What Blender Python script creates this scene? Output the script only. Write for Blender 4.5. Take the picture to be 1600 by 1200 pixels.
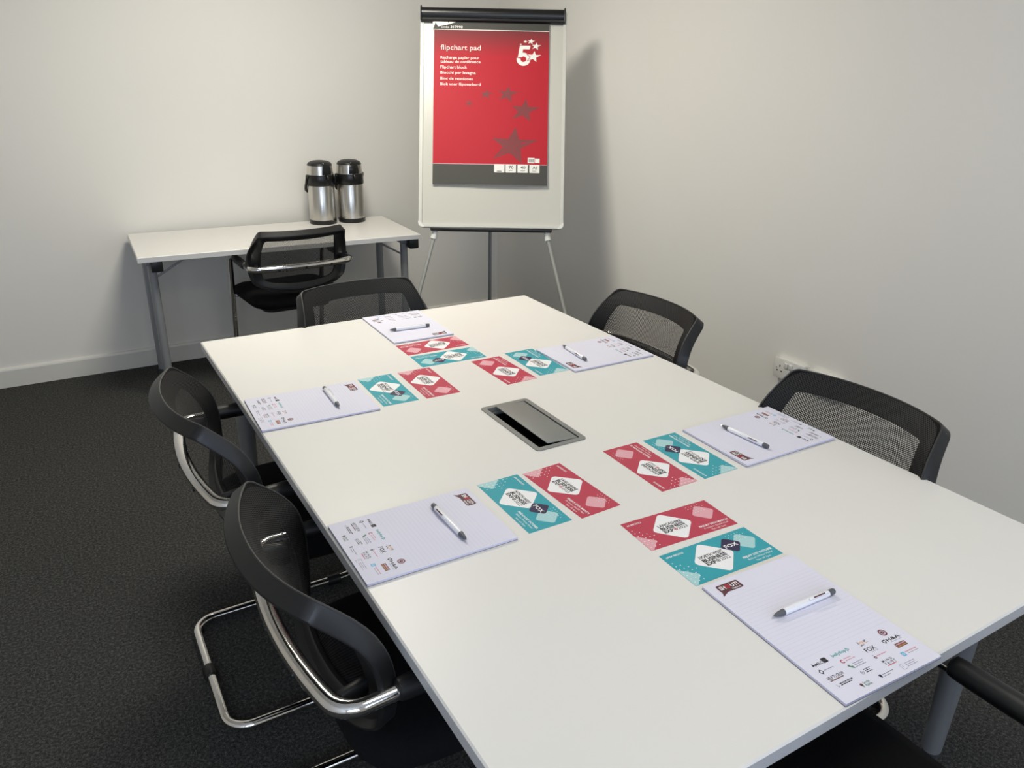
import bpy, bmesh, math, random
from mathutils import Vector, Matrix

random.seed(7)
for o in list(bpy.data.objects):
    bpy.data.objects.remove(o, do_unlink=True)
SC = bpy.context.scene
COL = SC.collection
PI = math.pi
R = math.radians

# ------------------------------------------------------------------ camera
cam_data = bpy.data.cameras.new('camera')
cam = bpy.data.objects.new('camera', cam_data)
COL.objects.link(cam)
cam.location = (-0.95820434, -1.47651284, 1.54687611)
cam.rotation_mode = 'XYZ'
cam.rotation_euler = (1.18455578, -0.01802122, -0.538604)
cam_data.sensor_fit = 'HORIZONTAL'
cam_data.sensor_width = 36.0
cam_data.lens = 1209.60465 / 1600 * 36.0
cam_data.clip_start = 0.02
SC.camera = cam

# ------------------------------------------------------------------ light
SC.view_settings.view_transform = 'Standard'
SC.view_settings.look = 'None'
SC.view_settings.gamma = 1.0
SC.view_settings.use_curve_mapping = False
SC.view_settings.exposure = 0.0
SC.cycles.use_denoising = True
SC.cycles.max_bounces = 8
SC.cycles.transparent_max_bounces = 24
SC.cycles.sample_clamp_indirect = 6.0

W_LEFT, W_RIGHT, W_BACK, W_FRONT, CEIL = -2.75, 1.605, 2.965, -3.1, 2.5
WIN_Z0, WIN_Z1 = 0.95, 2.15
WINDOWS = [(-2.5, -0.9), (-0.3, 1.3)]
PANELS = [(0.0, 1.45), (0.0, -1.35)]
PANEL_W = [33.0, 10.5]
WINDOW_W = [31.5, 12.0]

world = bpy.data.worlds.new('world')
SC.world = world
world.use_nodes = True
wn = world.node_tree
for n in list(wn.nodes):
    wn.nodes.remove(n)
sky = wn.nodes.new('ShaderNodeTexSky')
sky.sky_type = 'NISHITA'
sky.sun_disc = False
sky.sun_elevation = R(35)
sky.sun_rotation = R(60)
bg = wn.nodes.new('ShaderNodeBackground')
bg.inputs['Strength'].default_value = 0.12
wo = wn.nodes.new('ShaderNodeOutputWorld')
wn.links.new(sky.outputs[0], bg.inputs[0])
wn.links.new(bg.outputs[0], wo.inputs[0])


def area_light(name, loc, rot, sx, sy, watts, colour):
    d = bpy.data.lights.new(name, 'AREA')
    d.shape = 'RECTANGLE'
    d.size, d.size_y = sx, sy
    d.energy = watts
    d.color = colour
    o = bpy.data.objects.new(name, d)
    o.location = loc
    o.rotation_euler = rot
    COL.objects.link(o)
    return o


for (px, py), w in zip(PANELS, PANEL_W):
    area_light('panel_lamp', (px, py, CEIL - 0.03), (0, 0, 0), 0.56, 0.56, w, (1.0, 0.965, 0.84))
for (wx0, wx1), w in zip(WINDOWS, WINDOW_W):
    area_light('window_daylight', ((wx0 + wx1) / 2, W_FRONT + 0.03, (WIN_Z0 + WIN_Z1) / 2), (R(90), 0, 0),
               wx1 - wx0 - 0.1, WIN_Z1 - WIN_Z0 - 0.1, w, (0.67, 0.78, 1.0))


# ------------------------------------------------------------------ materials
def srgb(r, g, b):
    f = lambda c: (c / 12.92 if c <= 0.04045 else ((c + 0.055) / 1.055) ** 2.4)
    return (f(r / 255), f(g / 255), f(b / 255), 1.0)


def mat(name, col, rough=0.5, metal=0.0, var=0.03, scale=40.0, bump=0.0, bump_scale=200.0, spec=0.5, coat=0.0):
    m = bpy.data.materials.new(name)
    m.use_nodes = True
    nt = m.node_tree
    b = nt.nodes['Principled BSDF']
    b.inputs['Roughness'].default_value = rough
    b.inputs['Metallic'].default_value = metal
    b.inputs['Specular IOR Level'].default_value = spec
    b.inputs['Coat Weight'].default_value = coat
    tc = nt.nodes.new('ShaderNodeTexCoord')
    nz = nt.nodes.new('ShaderNodeTexNoise')
    nz.inputs['Scale'].default_value = scale
    nz.inputs['Detail'].default_value = 3.0
    nt.links.new(tc.outputs['Object'], nz.inputs['Vector'])
    rp = nt.nodes.new('ShaderNodeValToRGB')
    rp.color_ramp.elements[0].position = 0.3
    rp.color_ramp.elements[1].position = 0.7
    rp.color_ramp.elements[0].color = [c * (1 - var) for c in col[:3]] + [1]
    rp.color_ramp.elements[1].color = [min(1, c * (1 + var)) for c in col[:3]] + [1]
    nt.links.new(nz.outputs['Fac'], rp.inputs['Fac'])
    nt.links.new(rp.outputs['Color'], b.inputs['Base Color'])
    if bump:
        n2 = nt.nodes.new('ShaderNodeTexNoise')
        n2.inputs['Scale'].default_value = bump_scale
        n2.inputs['Detail'].default_value = 4.0
        nt.links.new(tc.outputs['Object'], n2.inputs['Vector'])
        bp = nt.nodes.new('ShaderNodeBump')
        bp.inputs['Strength'].default_value = bump
        bp.inputs['Distance'].default_value = 0.002
        nt.links.new(n2.outputs['Fac'], bp.inputs['Height'])
        nt.links.new(bp.outputs['Normal'], b.inputs['Normal'])
    return m


M = {}
M['wall'] = mat('wall_paint', srgb(236, 233, 227), 0.75, var=0.012, scale=1.3, bump=0.05, bump_scale=180)
M['ceiling'] = mat('ceiling_paint', srgb(232, 231, 226), 0.9, var=0.01, scale=2)
M['skirting'] = mat('skirting_gloss_paint', srgb(222, 220, 214), 0.4, var=0.01, scale=3)
M['laminate'] = mat('white_laminate', srgb(229, 227, 223), 0.38, var=0.006, scale=6, spec=0.4)
M['edge'] = mat('laminate_edge', srgb(206, 206, 207), 0.42, var=0.01, scale=30)
M['grey_metal'] = mat('grey_powder_coat', srgb(148, 151, 154), 0.42, metal=0.35, var=0.02, scale=60)
M['dark_grey'] = mat('dark_grey_plastic', srgb(62, 64, 68), 0.5, var=0.03)
M['pen_grey'] = mat('pen_grey_rubber', srgb(88, 90, 96), 0.45, var=0.03)
M['black'] = mat('black_plastic', srgb(27, 27, 28), 0.42, var=0.05, bump=0.08, bump_scale=900)
M['frame_front'] = mat('black_frame_cloth', srgb(19, 19, 20), 0.8, var=0.1, scale=300, spec=0.2)
M['piping'] = mat('dark_grey_piping', srgb(50, 50, 49), 0.5, var=0.03)
M['black_gloss'] = mat('black_gloss_plastic', srgb(17, 17, 18), 0.3, var=0.05)
M['black_fabric'] = mat('black_seat_fabric', srgb(22, 22, 24), 0.95, var=0.2, scale=600, bump=0.4, bump_scale=1500, spec=0.15)
M['chrome'] = mat('chrome', (0.78, 0.77, 0.75, 1), 0.09, metal=1.0, var=0.01)
M['lid_metal'] = mat('lid_grey_metal', srgb(136, 137, 134), 0.5, metal=0.25, var=0.02, scale=90)
M['board'] = mat('whiteboard_enamel', srgb(203, 201, 192), 0.28, var=0.004, scale=4)
M['board_frame'] = mat('white_frame', srgb(212, 211, 203), 0.4, var=0.01)
M['leg_silver'] = mat('silver_tube', srgb(172, 172, 166), 0.4, metal=0.4, var=0.02)
M['white_plastic'] = mat('white_plastic', srgb(232, 231, 225), 0.35, var=0.01)
M['pen_white'] = mat('pen_white_plastic', srgb(240, 241, 246), 0.25, var=0.005)
M['paper'] = mat('writing_paper', srgb(224, 223, 238), 0.8, var=0.008, scale=8, spec=0.2)
M['paper_edge'] = mat('paper_stack_edge', srgb(204, 204, 228), 0.85, var=0.08, scale=500)
M['card_grey'] = mat('grey_backing_card', srgb(128, 122, 118), 0.9, var=0.05, scale=80)
M['rule'] = mat('ruled_ink', srgb(212, 212, 228), 0.8, var=0.01)
M['teal'] = mat('teal_print', srgb(54, 162, 176), 0.42, var=0.01, spec=0.35)
M['red'] = mat('crimson_print', srgb(190, 66, 86), 0.42, var=0.01, spec=0.35)
M['white_ink'] = mat('white_print', srgb(244, 244, 246), 0.42, var=0.005, spec=0.35)
M['pale_teal'] = mat('pale_teal_print', srgb(172, 213, 216), 0.42, var=0.01)
M['pale_red'] = mat('pale_red_print', srgb(228, 170, 180), 0.42, var=0.01)
M['pale_dot'] = mat('pale_dot_print', srgb(232, 238, 240), 0.42, var=0.01)
M['navy'] = mat('navy_print', srgb(44, 36, 74), 0.42, var=0.02)
M['ink'] = mat('black_ink', srgb(34, 32, 36), 0.6, var=0.02)
M['grey_ink'] = mat('grey_ink', srgb(132, 128, 146), 0.7, var=0.02)
M['maroon'] = mat('maroon_ink', srgb(92, 48, 56), 0.6, var=0.02)
M['red_ink'] = mat('red_ink', srgb(178, 38, 58), 0.6, var=0.02)
M['rose_ink'] = mat('rose_ink', srgb(206, 140, 156), 0.6, var=0.02)
M['teal_ink'] = mat('teal_ink', srgb(78, 158, 160), 0.6, var=0.02)
M['green_ink'] = mat('green_ink', srgb(86, 128, 106), 0.6, var=0.02)
M['blue_ink'] = mat('blue_ink', srgb(96, 180, 220), 0.6, var=0.02)
M['brown_ink'] = mat('brown_ink', srgb(122, 84, 78), 0.6, var=0.02)
M['orange_ink'] = mat('orange_ink', srgb(224, 160, 70), 0.6, var=0.02)
M['charcoal_print'] = mat('charcoal_print', srgb(66, 65, 60), 0.6, var=0.03, scale=9)
M['star_print'] = mat('dark_red_star_print', srgb(128, 52, 56), 0.6, var=0.03, scale=20)
M['flip_white'] = mat('flipchart_white_print', srgb(240, 238, 232), 0.6, var=0.01)
M['socket_hole'] = mat('socket_hole_black', srgb(20, 20, 20), 0.7)
M['window_frame'] = mat('window_frame_white', srgb(235, 235, 235), 0.4)


def steel_material():
    m = mat('brushed_steel', (0.62, 0.60, 0.56, 1), 0.27, metal=1.0, var=0.05, scale=30)
    nt = m.node_tree
    nz = [n for n in nt.nodes if n.type == 'TEX_NOISE'][0]
    mp = nt.nodes.new('ShaderNodeMapping')
    mp.inputs['Scale'].default_value = (1, 1, 40)
    tc = [n for n in nt.nodes if n.type == 'TEX_COORD'][0]
    nt.links.new(tc.outputs['Object'], mp.inputs['Vector'])
    nt.links.new(mp.outputs['Vector'], nz.inputs['Vector'])
    return m


M['steel'] = steel_material()


def carpet_material():
    m = bpy.data.materials.new('charcoal_carpet')
    m.use_nodes = True
    nt = m.node_tree
    b = nt.nodes['Principled BSDF']
    b.inputs['Roughness'].default_value = 1.0
    b.inputs['Specular IOR Level'].default_value = 0.05
    tc = nt.nodes.new('ShaderNodeTexCoord')
    n1 = nt.nodes.new('ShaderNodeTexNoise')
    n1.inputs['Scale'].default_value = 310
    n1.inputs['Detail'].default_value = 5
    n1.inputs['Roughness'].default_value = 0.75
    n2 = nt.nodes.new('ShaderNodeTexNoise')
    n2.inputs['Scale'].default_value = 125
    n2.inputs['Detail'].default_value = 4
    n3 = nt.nodes.new('ShaderNodeTexVoronoi')
    n3.inputs['Scale'].default_value = 240
    for n in (n1, n2, n3):
        nt.links.new(tc.outputs['Object'], n.inputs['Vector'])
    mx = nt.nodes.new('ShaderNodeMath')
    mx.operation = 'MULTIPLY_ADD'
    mx.inputs[1].default_value = 0.35
    nt.links.new(n2.outputs['Fac'], mx.inputs[0])
    m2 = nt.nodes.new('ShaderNodeMath')
    m2.operation = 'MULTIPLY'
    m2.inputs[1].default_value = 0.65
    nt.links.new(n1.outputs['Fac'], m2.inputs[0])
    nt.links.new(m2.outputs[0], mx.inputs[2])
    rp = nt.nodes.new('ShaderNodeValToRGB')
    e = rp.color_ramp.elements
    e[0].position, e[0].color = 0.38, srgb(34, 34, 34)
    e[1].position, e[1].color = 0.64, srgb(104, 103, 101)
    mid = e.new(0.5)
    mid.color = srgb(61, 61, 60)
    nt.links.new(mx.outputs[0], rp.inputs['Fac'])
    nt.links.new(rp.outputs['Color'], b.inputs['Base Color'])
    bp = nt.nodes.new('ShaderNodeBump')
    bp.inputs['Strength'].default_value = 0.45
    bp.inputs['Distance'].default_value = 0.003
    nt.links.new(n3.outputs['Distance'], bp.inputs['Height'])
    nt.links.new(bp.outputs['Normal'], b.inputs['Normal'])
    return m


M['carpet'] = carpet_material()


def mesh_fabric_material():
    """woven chair mesh: staggered round holes laid out by the panel's own UV (metres)"""
    m = bpy.data.materials.new('black_chair_mesh')
    m.use_nodes = True
    nt = m.node_tree
    b = nt.nodes['Principled BSDF']
    b.inputs['Base Color'].default_value = srgb(21, 21, 23)
    b.inputs['Roughness'].default_value = 0.6
    out = nt.nodes['Material Output']
    uv = nt.nodes.new('ShaderNodeUVMap')
    uv.uv_map = 'UVMap'
    sep = nt.nodes.new('ShaderNodeSeparateXYZ')
    nt.links.new(uv.outputs['UV'], sep.inputs[0])

    def math_node(op, a, bb=None, c=None):
        n = nt.nodes.new('ShaderNodeMath')
        n.operation = op
        for i, x in enumerate((a, bb, c)):
            if x is None:
                continue
            if isinstance(x, (int, float)):
                n.inputs[i].default_value = x
            else:
                nt.links.new(x, n.inputs[i])
        return n.outputs[0]
    k = 2 * PI / 0.0062
    sx = math_node('SINE', math_node('MULTIPLY', sep.outputs[0], k))
    sy = math_node('SINE', math_node('MULTIPLY', sep.outputs[1], k))
    prod = math_node('MULTIPLY', sx, sy)
    hole = math_node('GREATER_THAN', prod, 0.14)
    tr = nt.nodes.new('ShaderNodeBsdfTransparent')
    mixs = nt.nodes.new('ShaderNodeMixShader')
    nt.links.new(hole, mixs.inputs[0])
    nt.links.new(b.outputs[0], mixs.inputs[1])
    nt.links.new(tr.outputs[0], mixs.inputs[2])
    nt.links.new(mixs.outputs[0], out.inputs['Surface'])
    return m


M['mesh'] = mesh_fabric_material()


def flip_red_material():
    """printed sheet: crimson that is printed fading to charcoal near the top edge (sheet height = object z)"""
    m = bpy.data.materials.new('flipchart_crimson_print')
    m.use_nodes = True
    nt = m.node_tree
    b = nt.nodes['Principled BSDF']
    b.inputs['Roughness'].default_value = 0.55
    b.inputs['Specular IOR Level'].default_value = 0.25
    tc = nt.nodes.new('ShaderNodeTexCoord')
    sep = nt.nodes.new('ShaderNodeSeparateXYZ')
    nt.links.new(tc.outputs['UV'], sep.inputs[0])
    rp = nt.nodes.new('ShaderNodeValToRGB')
    e = rp.color_ramp.elements
    e[0].position, e[0].color = 0.80, srgb(186, 36, 50)
    e[1].position, e[1].color = 1.0, srgb(122, 54, 58)
    nt.links.new(sep.outputs[1], rp.inputs['Fac'])
    nt.links.new(rp.outputs['Color'], b.inputs['Base Color'])
    return m


M['flip_red'] = flip_red_material()


def glass_material():
    m = bpy.data.materials.new('window_glass')
    m.use_nodes = True
    b = m.node_tree.nodes['Principled BSDF']
    b.inputs['Transmission Weight'].default_value = 1.0
    b.inputs['Roughness'].default_value = 0.0
    b.inputs['IOR'].default_value = 1.45
    return m


M['glass'] = glass_material()


def emit_material():
    m = bpy.data.materials.new('lit_panel_diffuser')
    m.use_nodes = True
    b = m.node_tree.nodes['Principled BSDF']
    b.inputs['Emission Color'].default_value = (1, 0.94, 0.84, 1)
    b.inputs['Emission Strength'].default_value = 1.5
    return m


M['diffuser'] = emit_material()


# ------------------------------------------------------------------ mesh helpers
class MB:
    """collects shapes and links them as one mesh object"""

    def __init__(self):
        self.v, self.f, self.mi, self.sm, self.uv = [], [], [], [], {}
        self.mats = []

    def slot(self, m):
        if m not in self.mats:
            self.mats.append(m)
        return self.mats.index(m)

    def add(self, verts, faces, m, smooth=False):
        o = len(self.v)
        self.v += [tuple(p) for p in verts]
        s = self.slot(m)
        for f in faces:
            self.f.append(tuple(i + o for i in f))
            self.mi.append(s)
            self.sm.append(smooth)
        return self

    def box(self, c, s, m, bev=0.0, rot=None, seg=2):
        bm = bmesh.new()
        bmesh.ops.create_cube(bm, size=1.0)
        for v in bm.verts:
            v.co = Vector((v.co.x * s[0], v.co.y * s[1], v.co.z * s[2]))
        if bev > 0:
            bmesh.ops.bevel(bm, geom=bm.edges[:], offset=bev, segments=seg, profile=0.5, affect='EDGES')
        mt = Matrix.Translation(c) @ (rot.to_4x4() if rot else Matrix())
        bm.verts.index_update()
        self.add([mt @ v.co for v in bm.verts], [[v.index for v in f.verts] for f in bm.faces], m, bev > 0)
        bm.free()
        return self

    def tube(self, path, r, m, seg=12, closed=False, ry=None, cap=True):
        """sweep a circle (or ellipse r x ry, ry along the carried normal) along path"""
        P = [Vector(p) for p in path]
        n = len(P)
        T = []
        for i in range(n):
            a = P[(i - 1) % n] if (closed or i > 0) else P[i]
            b = P[(i + 1) % n] if (closed or i < n - 1) else P[i]
            T.append((b - a).normalized())
        up = Vector((0, 0, 1)) if abs(T[0].z) < 0.9 else Vector((0, 1, 0))
        N = (up - T[0] * up.dot(T[0])).normalized()
        verts, faces = [], []
        for i in range(n):
            if i:
                N = (N - T[i] * N.dot(T[i])).normalized()
            B = T[i].cross(N)
            rr = r[i] if isinstance(r, (list, tuple)) else r
            r2 = rr if ry is None else ry
            for k in range(seg):
                a = 2 * PI * k / seg
                verts.append(P[i] + B * (rr * math.cos(a)) + N * (r2 * math.sin(a)))
        rows = n if closed else n - 1
        for i in range(rows):
            for k in range(seg):
                a, b = i * seg + k, i * seg + (k + 1) % seg
                c, d = ((i + 1) % n) * seg + (k + 1) % seg, ((i + 1) % n) * seg + k
                faces.append((a, b, c, d))
        if not closed and cap:
            faces.append(tuple(range(seg))[::-1])
            faces.append(tuple((n - 1) * seg + k for k in range(seg)))
        return self.add(verts, faces, m, True)

    def lathe(self, prof, m, seg=32, c=(0, 0, 0), a0=0.0, a1=2 * PI):
        full = abs(a1 - a0 - 2 * PI) < 1e-6
        cols = seg if full else seg + 1
        verts, faces = [], []
        for (r, z) in prof:
            for k in range(cols):
                a = a0 + (a1 - a0) * k / seg
                verts.append((c[0] + r * math.cos(a), c[1] + r * math.sin(a), c[2] + z))
        for i in range(len(prof) - 1):
            for k in range(seg):
                k2 = (k + 1) % cols
                faces.append((i * cols + k, i * cols + k2, (i + 1) * cols + k2, (i + 1) * cols + k))
        return self.add(verts, faces, m, True)

    def prism(self, poly, z0, z1, m, smooth=False):
        n = len(poly)
        v = [(x, y, z0) for x, y in poly] + [(x, y, z1) for x, y in poly]
        f = [tuple(range(n))[::-1], tuple(range(n, 2 * n))] + [(i, (i + 1) % n, n + (i + 1) % n, n + i) for i in range(n)]
        return self.add(v, f, m, smooth)

    def flat(self, poly, z, m):
        return self.add([(x, y, z) for x, y in poly], [tuple(range(len(poly)))], m)

    def mesh(self, name, fn=None):
        me = bpy.data.meshes.new(name)
        v = [fn(p) for p in self.v] if fn else self.v
        me.from_pydata([tuple(p) for p in v], [], self.f)
        for mm in self.mats:
            me.materials.append(mm)
        me.polygons.foreach_set('material_index', self.mi)
        me.polygons.foreach_set('use_smooth', self.sm)
        me.validate()
        me.update()
        return me

    def build(self, name, parent=None, fn=None, sharp=40):
        me = self.mesh(name, fn)
        if any(self.sm):
            me.set_sharp_from_angle(angle=R(sharp))
        o = bpy.data.objects.new(name, me)
        COL.objects.link(o)
        if parent:
            o.parent = parent
        return o


def fillet(pts, rads, closed=False, seg=8):
    """round the corners of a 3-D polyline"""
    P = [Vector(p) for p in pts]
    n = len(P)
    out = []
    for i in range(n):
        r = rads[i] if isinstance(rads, (list, tuple)) else rads
        if (not closed and i in (0, n - 1)) or r <= 0:
            out.append(P[i])
            continue
        a = (P[(i - 1) % n] - P[i]).normalized()
        b = (P[(i + 1) % n] - P[i]).normalized()
        ang = a.angle(b)
        d = r / math.tan(ang / 2)
        p0, p1 = P[i] + a * d, P[i] + b * d
        bis = (a + b).normalized()
        c = P[i] + bis * (r / math.sin(ang / 2))
        v0, v1 = p0 - c, p1 - c
        tot = v0.angle(v1)
        for k in range(seg + 1):
            t = k / seg
            out.append(c + (v0 * math.sin((1 - t) * tot) + v1 * math.sin(t * tot)) / math.sin(tot))
    return out


def round_poly(pts, r, seg=5):
    q = fillet([(x, y, 0) for x, y in pts], r, closed=True, seg=seg)
    return [(p.x, p.y) for p in q]


def rect(x0, y0, x1, y1):
    return [(x0, y0), (x1, y0), (x1, y1), (x0, y1)]


def disc(x, y, r, n=12, ry=None):
    ry = r if ry is None else ry
    return [(x + r * math.cos(2 * PI * k / n), y + ry * math.sin(2 * PI * k / n)) for k in range(n)]


_text_cache = {}


def text_mesh(s, bold=0.0, res=2):
    """built-in font outline as 2-D triangles, cap height 1, starting at x = 0, baseline y = 0"""
    key = (s, bold, res)
    if key not in _text_cache:
        cu = bpy.data.curves.new('t', 'FONT')
        cu.body = s
        cu.size = 1.0
        cu.offset = bold
        cu.resolution_u = res
        cu.fill_mode = 'FRONT'
        ob = bpy.data.objects.new('t', cu)
        COL.objects.link(ob)
        dg = bpy.context.evaluated_depsgraph_get()
        me = bpy.data.meshes.new_from_object(ob.evaluated_get(dg))
        vs = [(v.co.x, v.co.y) for v in me.vertices]
        fs = [tuple(p.vertices) for p in me.polygons]
        fix = []
        for f in fs:
            a = sum(vs[f[i]][0] * vs[f[(i + 1) % len(f)]][1] - vs[f[(i + 1) % len(f)]][0] * vs[f[i]][1] for i in range(len(f)))
            fix.append(f if a > 0 else f[::-1])
        bpy.data.objects.remove(ob)
        bpy.data.curves.remove(cu)
        bpy.data.meshes.remove(me)
        x0 = min(v[0] for v in vs)
        vs = [((x - x0) / 0.729, y / 0.729) for x, y in vs]
        _text_cache[key] = (vs, fix, max(v[0] for v in vs))
    return _text_cache[key]


def put_text(mb, s, x0, x1, y, cap, z, m, bold=0.0, slant=0.0, res=2, k=0.001):
    """text fitted between x0 and x1 (x1 None keeps natural width), baseline y, in millimetres"""
    vs, fs, w = text_mesh(s, bold, res)
    sx = (x1 - x0) / w if x1 is not None else cap
    mb.add([(k * (x0 + vx * sx + vy * cap * slant), k * (y + vy * cap), z) for vx, vy in vs], fs, m)


def shape(mb, poly, z, m, k=0.001):
    mb.flat([(k * x, k * y) for x, y in poly], z, m)


def ring(mb, x, y, r0, r1, z, m, n=18, k=0.001, a0=0.0, a1=2 * PI):
    v, f = [], []
    for i in range(n + 1):
        a = a0 + (a1 - a0) * i / n
        v += [(k * (x + r0 * math.cos(a)), k * (y + r0 * math.sin(a)), z), (k * (x + r1 * math.cos(a)), k * (y + r1 * math.sin(a)), z)]
    for i in range(n):
        f.append((2 * i, 2 * i + 1, 2 * i + 3, 2 * i + 2))
    mb.add(v, f, m)


def tag(o, label, cat, group=None):
    o['label'] = label
    o['category'] = cat
    if group:
        o['group'] = group
    return o


def empty(name, loc, rz=0.0):
    o = bpy.data.objects.new(name, None)
    o.empty_display_size = 0.1
    o.location = loc
    o.rotation_euler = (0, 0, rz)
    COL.objects.link(o)
    return o


def copy_tree(o, parent=None):
    c = o.copy()
    COL.objects.link(c)
    c.parent = parent
    for ch in list(o.children):
        copy_tree(ch, c)
    return c


def structure(o):
    o['kind'] = 'structure'
    return o


# ------------------------------------------------------------------ the room
structure(MB().box(((W_LEFT + W_RIGHT) / 2, (W_FRONT + W_BACK) / 2, -0.05), (W_RIGHT - W_LEFT + 0.2, W_BACK - W_FRONT + 0.2, 0.1), M['carpet']).build('floor'))
structure(MB().box(((W_LEFT + W_RIGHT) / 2, (W_FRONT + W_BACK) / 2, CEIL + 0.05), (W_RIGHT - W_LEFT + 0.2, W_BACK - W_FRONT + 0.2, 0.1), M['ceiling']).build('ceiling'))
structure(MB().box(((W_LEFT + W_RIGHT) / 2, W_BACK + 0.05, CEIL / 2), (W_RIGHT - W_LEFT + 0.2, 0.1, CEIL), M['wall']).build('wall_back'))
structure(MB().box((W_RIGHT + 0.05, (W_FRONT + W_BACK) / 2, CEIL / 2), (0.1, W_BACK - W_FRONT, CEIL), M['wall']).build('wall_right'))
structure(MB().box((W_LEFT - 0.05, (W_FRONT + W_BACK) / 2, CEIL / 2), (0.1, W_BACK - W_FRONT, CEIL), M['wall']).build('wall_left'))
wf = MB()
yc = W_FRONT - 0.05
xs = [W_LEFT] + [x for w in WINDOWS for x in w] + [W_RIGHT]
for i in range(0, len(xs), 2):
    wf.box(((xs[i] + xs[i + 1]) / 2, yc, CEIL / 2), (xs[i + 1] - xs[i], 0.1, CEIL), M['wall'])
for wx0, wx1 in WINDOWS:
    wf.box(((wx0 + wx1) / 2, yc, WIN_Z0 / 2), (wx1 - wx0, 0.1, WIN_Z0), M['wall'])
    wf.box(((wx0 + wx1) / 2, yc, (WIN_Z1 + CEIL) / 2), (wx1 - wx0, 0.1, CEIL - WIN_Z1), M['wall'])
structure(wf.build('wall_front'))
for k, (wx0, wx1) in enumerate(WINDOWS):
    win = MB()
    for x in (wx0 + 0.025, (wx0 + wx1) / 2, wx1 - 0.025):
        win.box((x, yc, (WIN_Z0 + WIN_Z1) / 2), (0.05, 0.06, WIN_Z1 - WIN_Z0), M['window_frame'], 0.004)
    for z in (WIN_Z0 + 0.025, WIN_Z1 - 0.025):
        win.box(((wx0 + wx1) / 2, yc, z), (wx1 - wx0, 0.06, 0.05), M['window_frame'], 0.004)
    wo_ = structure(win.build('window_%d' % (k + 1)))
    for i in (0, 1):
        cx = wx0 + (wx1 - wx0) * (0.25 + 0.5 * i)
        MB().box((cx, yc, (WIN_Z0 + WIN_Z1) / 2), ((wx1 - wx0) / 2 - 0.05, 0.006, WIN_Z1 - WIN_Z0 - 0.1), M['glass']).build('pane', wo_)


def skirting(name, x0, y0, x1, y1, nx, ny):
    """moulded skirting along a wall from (x0,y0) to (x1,y1); (nx,ny) points into the room"""
    prof = [(0, 0), (0.016, 0), (0.016, 0.088), (0.013, 0.096), (0.007, 0.100), (0.0, 0.101)]
    v = []
    for (x, y) in ((x0, y0), (x1, y1)):
        v += [(x + nx * d, y + ny * d, h) for d, h in prof]
    n = len(prof)
    f = [(i, (i + 1) % n, n + (i + 1) % n, n + i) for i in range(n)] + [tuple(range(n)), tuple(range(n, 2 * n))]
    structure(MB().add(v, f, M['skirting']).build(name))


skirting('baseboard_back', W_LEFT, W_BACK, W_RIGHT, W_BACK, 0, -1)
skirting('baseboard_right', W_RIGHT, W_FRONT, W_RIGHT, W_BACK, -1, 0)
skirting('baseboard_left', W_LEFT, W_FRONT, W_LEFT, W_BACK, 1, 0)
skirting('baseboard_front', W_LEFT, W_FRONT, W_RIGHT, W_FRONT, 0, 1)

for i, ((px, py), nm) in enumerate(zip(PANELS, ('over the far end of the table', 'over the near end of the table'))):
    t = empty('ceiling_light', (px, py, CEIL))
    tag(t, 'square white ceiling light panel ' + nm, 'ceiling light', 'ceiling light panels')
    fr = MB()
    for sx, sy, lx, ly in ((0, .29, .6, .02), (0, -.29, .6, .02), (.29, 0, .02, .6), (-.29, 0, .02, .6)):
        fr.box((sx, sy, -0.008), (lx, ly, 0.016), M['white_plastic'], 0.002)
    fr.build('frame', t)
    MB().box((0, 0, -0.006), (0.56, 0.56, 0.006), M['diffuser']).build('diffuser', t)

# ------------------------------------------------------------------ meeting table
TZ = 0.73
TX, TY = 0.603, 1.011
tbl = empty('meeting_table', (0, 0, 0))
tag(tbl, 'large white rectangular meeting table with grey legs set with notepads', 'table')


def table_top(mb, hx, hy, z1, th, hole=None):
    b = 0.003
    z0 = z1 - th
    if hole:
        hx0, hx1, hy0, hy1 = hole
        xs, ys = [-hx + b, hx0, hx1, hx - b], [-hy + b, hy0, hy1, hy - b]
        v = [(x, y, z1) for y in ys for x in xs]
        f = [(j * 4 + i, j * 4 + i + 1, (j + 1) * 4 + i + 1, (j + 1) * 4 + i) for j in range(3) for i in range(3) if (i, j) != (1, 1)]
        mb.add(v, f, M['laminate'])
        c = [(hx0, hy0), (hx1, hy0), (hx1, hy1), (hx0, hy1)]
        mb.add([(x, y, z1) for x, y in c] + [(x, y, z0) for x, y in c], [((i + 1) % 4, i, 4 + i, 4 + (i + 1) % 4) for i in range(4)], M['edge'])
        v = [(x, y, z0) for y in [-hy, hy0, hy1, hy] for x in [-hx, hx0, hx1, hx]]
        mb.add(v, [q[::-1] for q in f], M['laminate'])
    else:
        mb.flat(rect(-hx + b, -hy + b, hx - b, hy - b), z1, M['laminate'])
        mb.add([(x, y, z0) for x, y in rect(-hx, -hy, hx, hy)], [(3, 2, 1, 0)], M['laminate'])
    inner, outer = rect(-hx + b, -hy + b, hx - b, hy - b), rect(-hx, -hy, hx, hy)
    v = [(x, y, z1) for x, y in inner] + [(x, y, z1 - b) for x, y in outer]
    mb.add(v, [(4 + i, 4 + (i + 1) % 4, (i + 1) % 4, i) for i in range(4)], M['laminate'])
    v = [(x, y, z1 - b) for x, y in outer] + [(x, y, z0) for x, y in outer]
    mb.add(v, [(4 + i, 4 + (i + 1) % 4, (i + 1) % 4, i) for i in range(4)], M['edge'])


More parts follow.
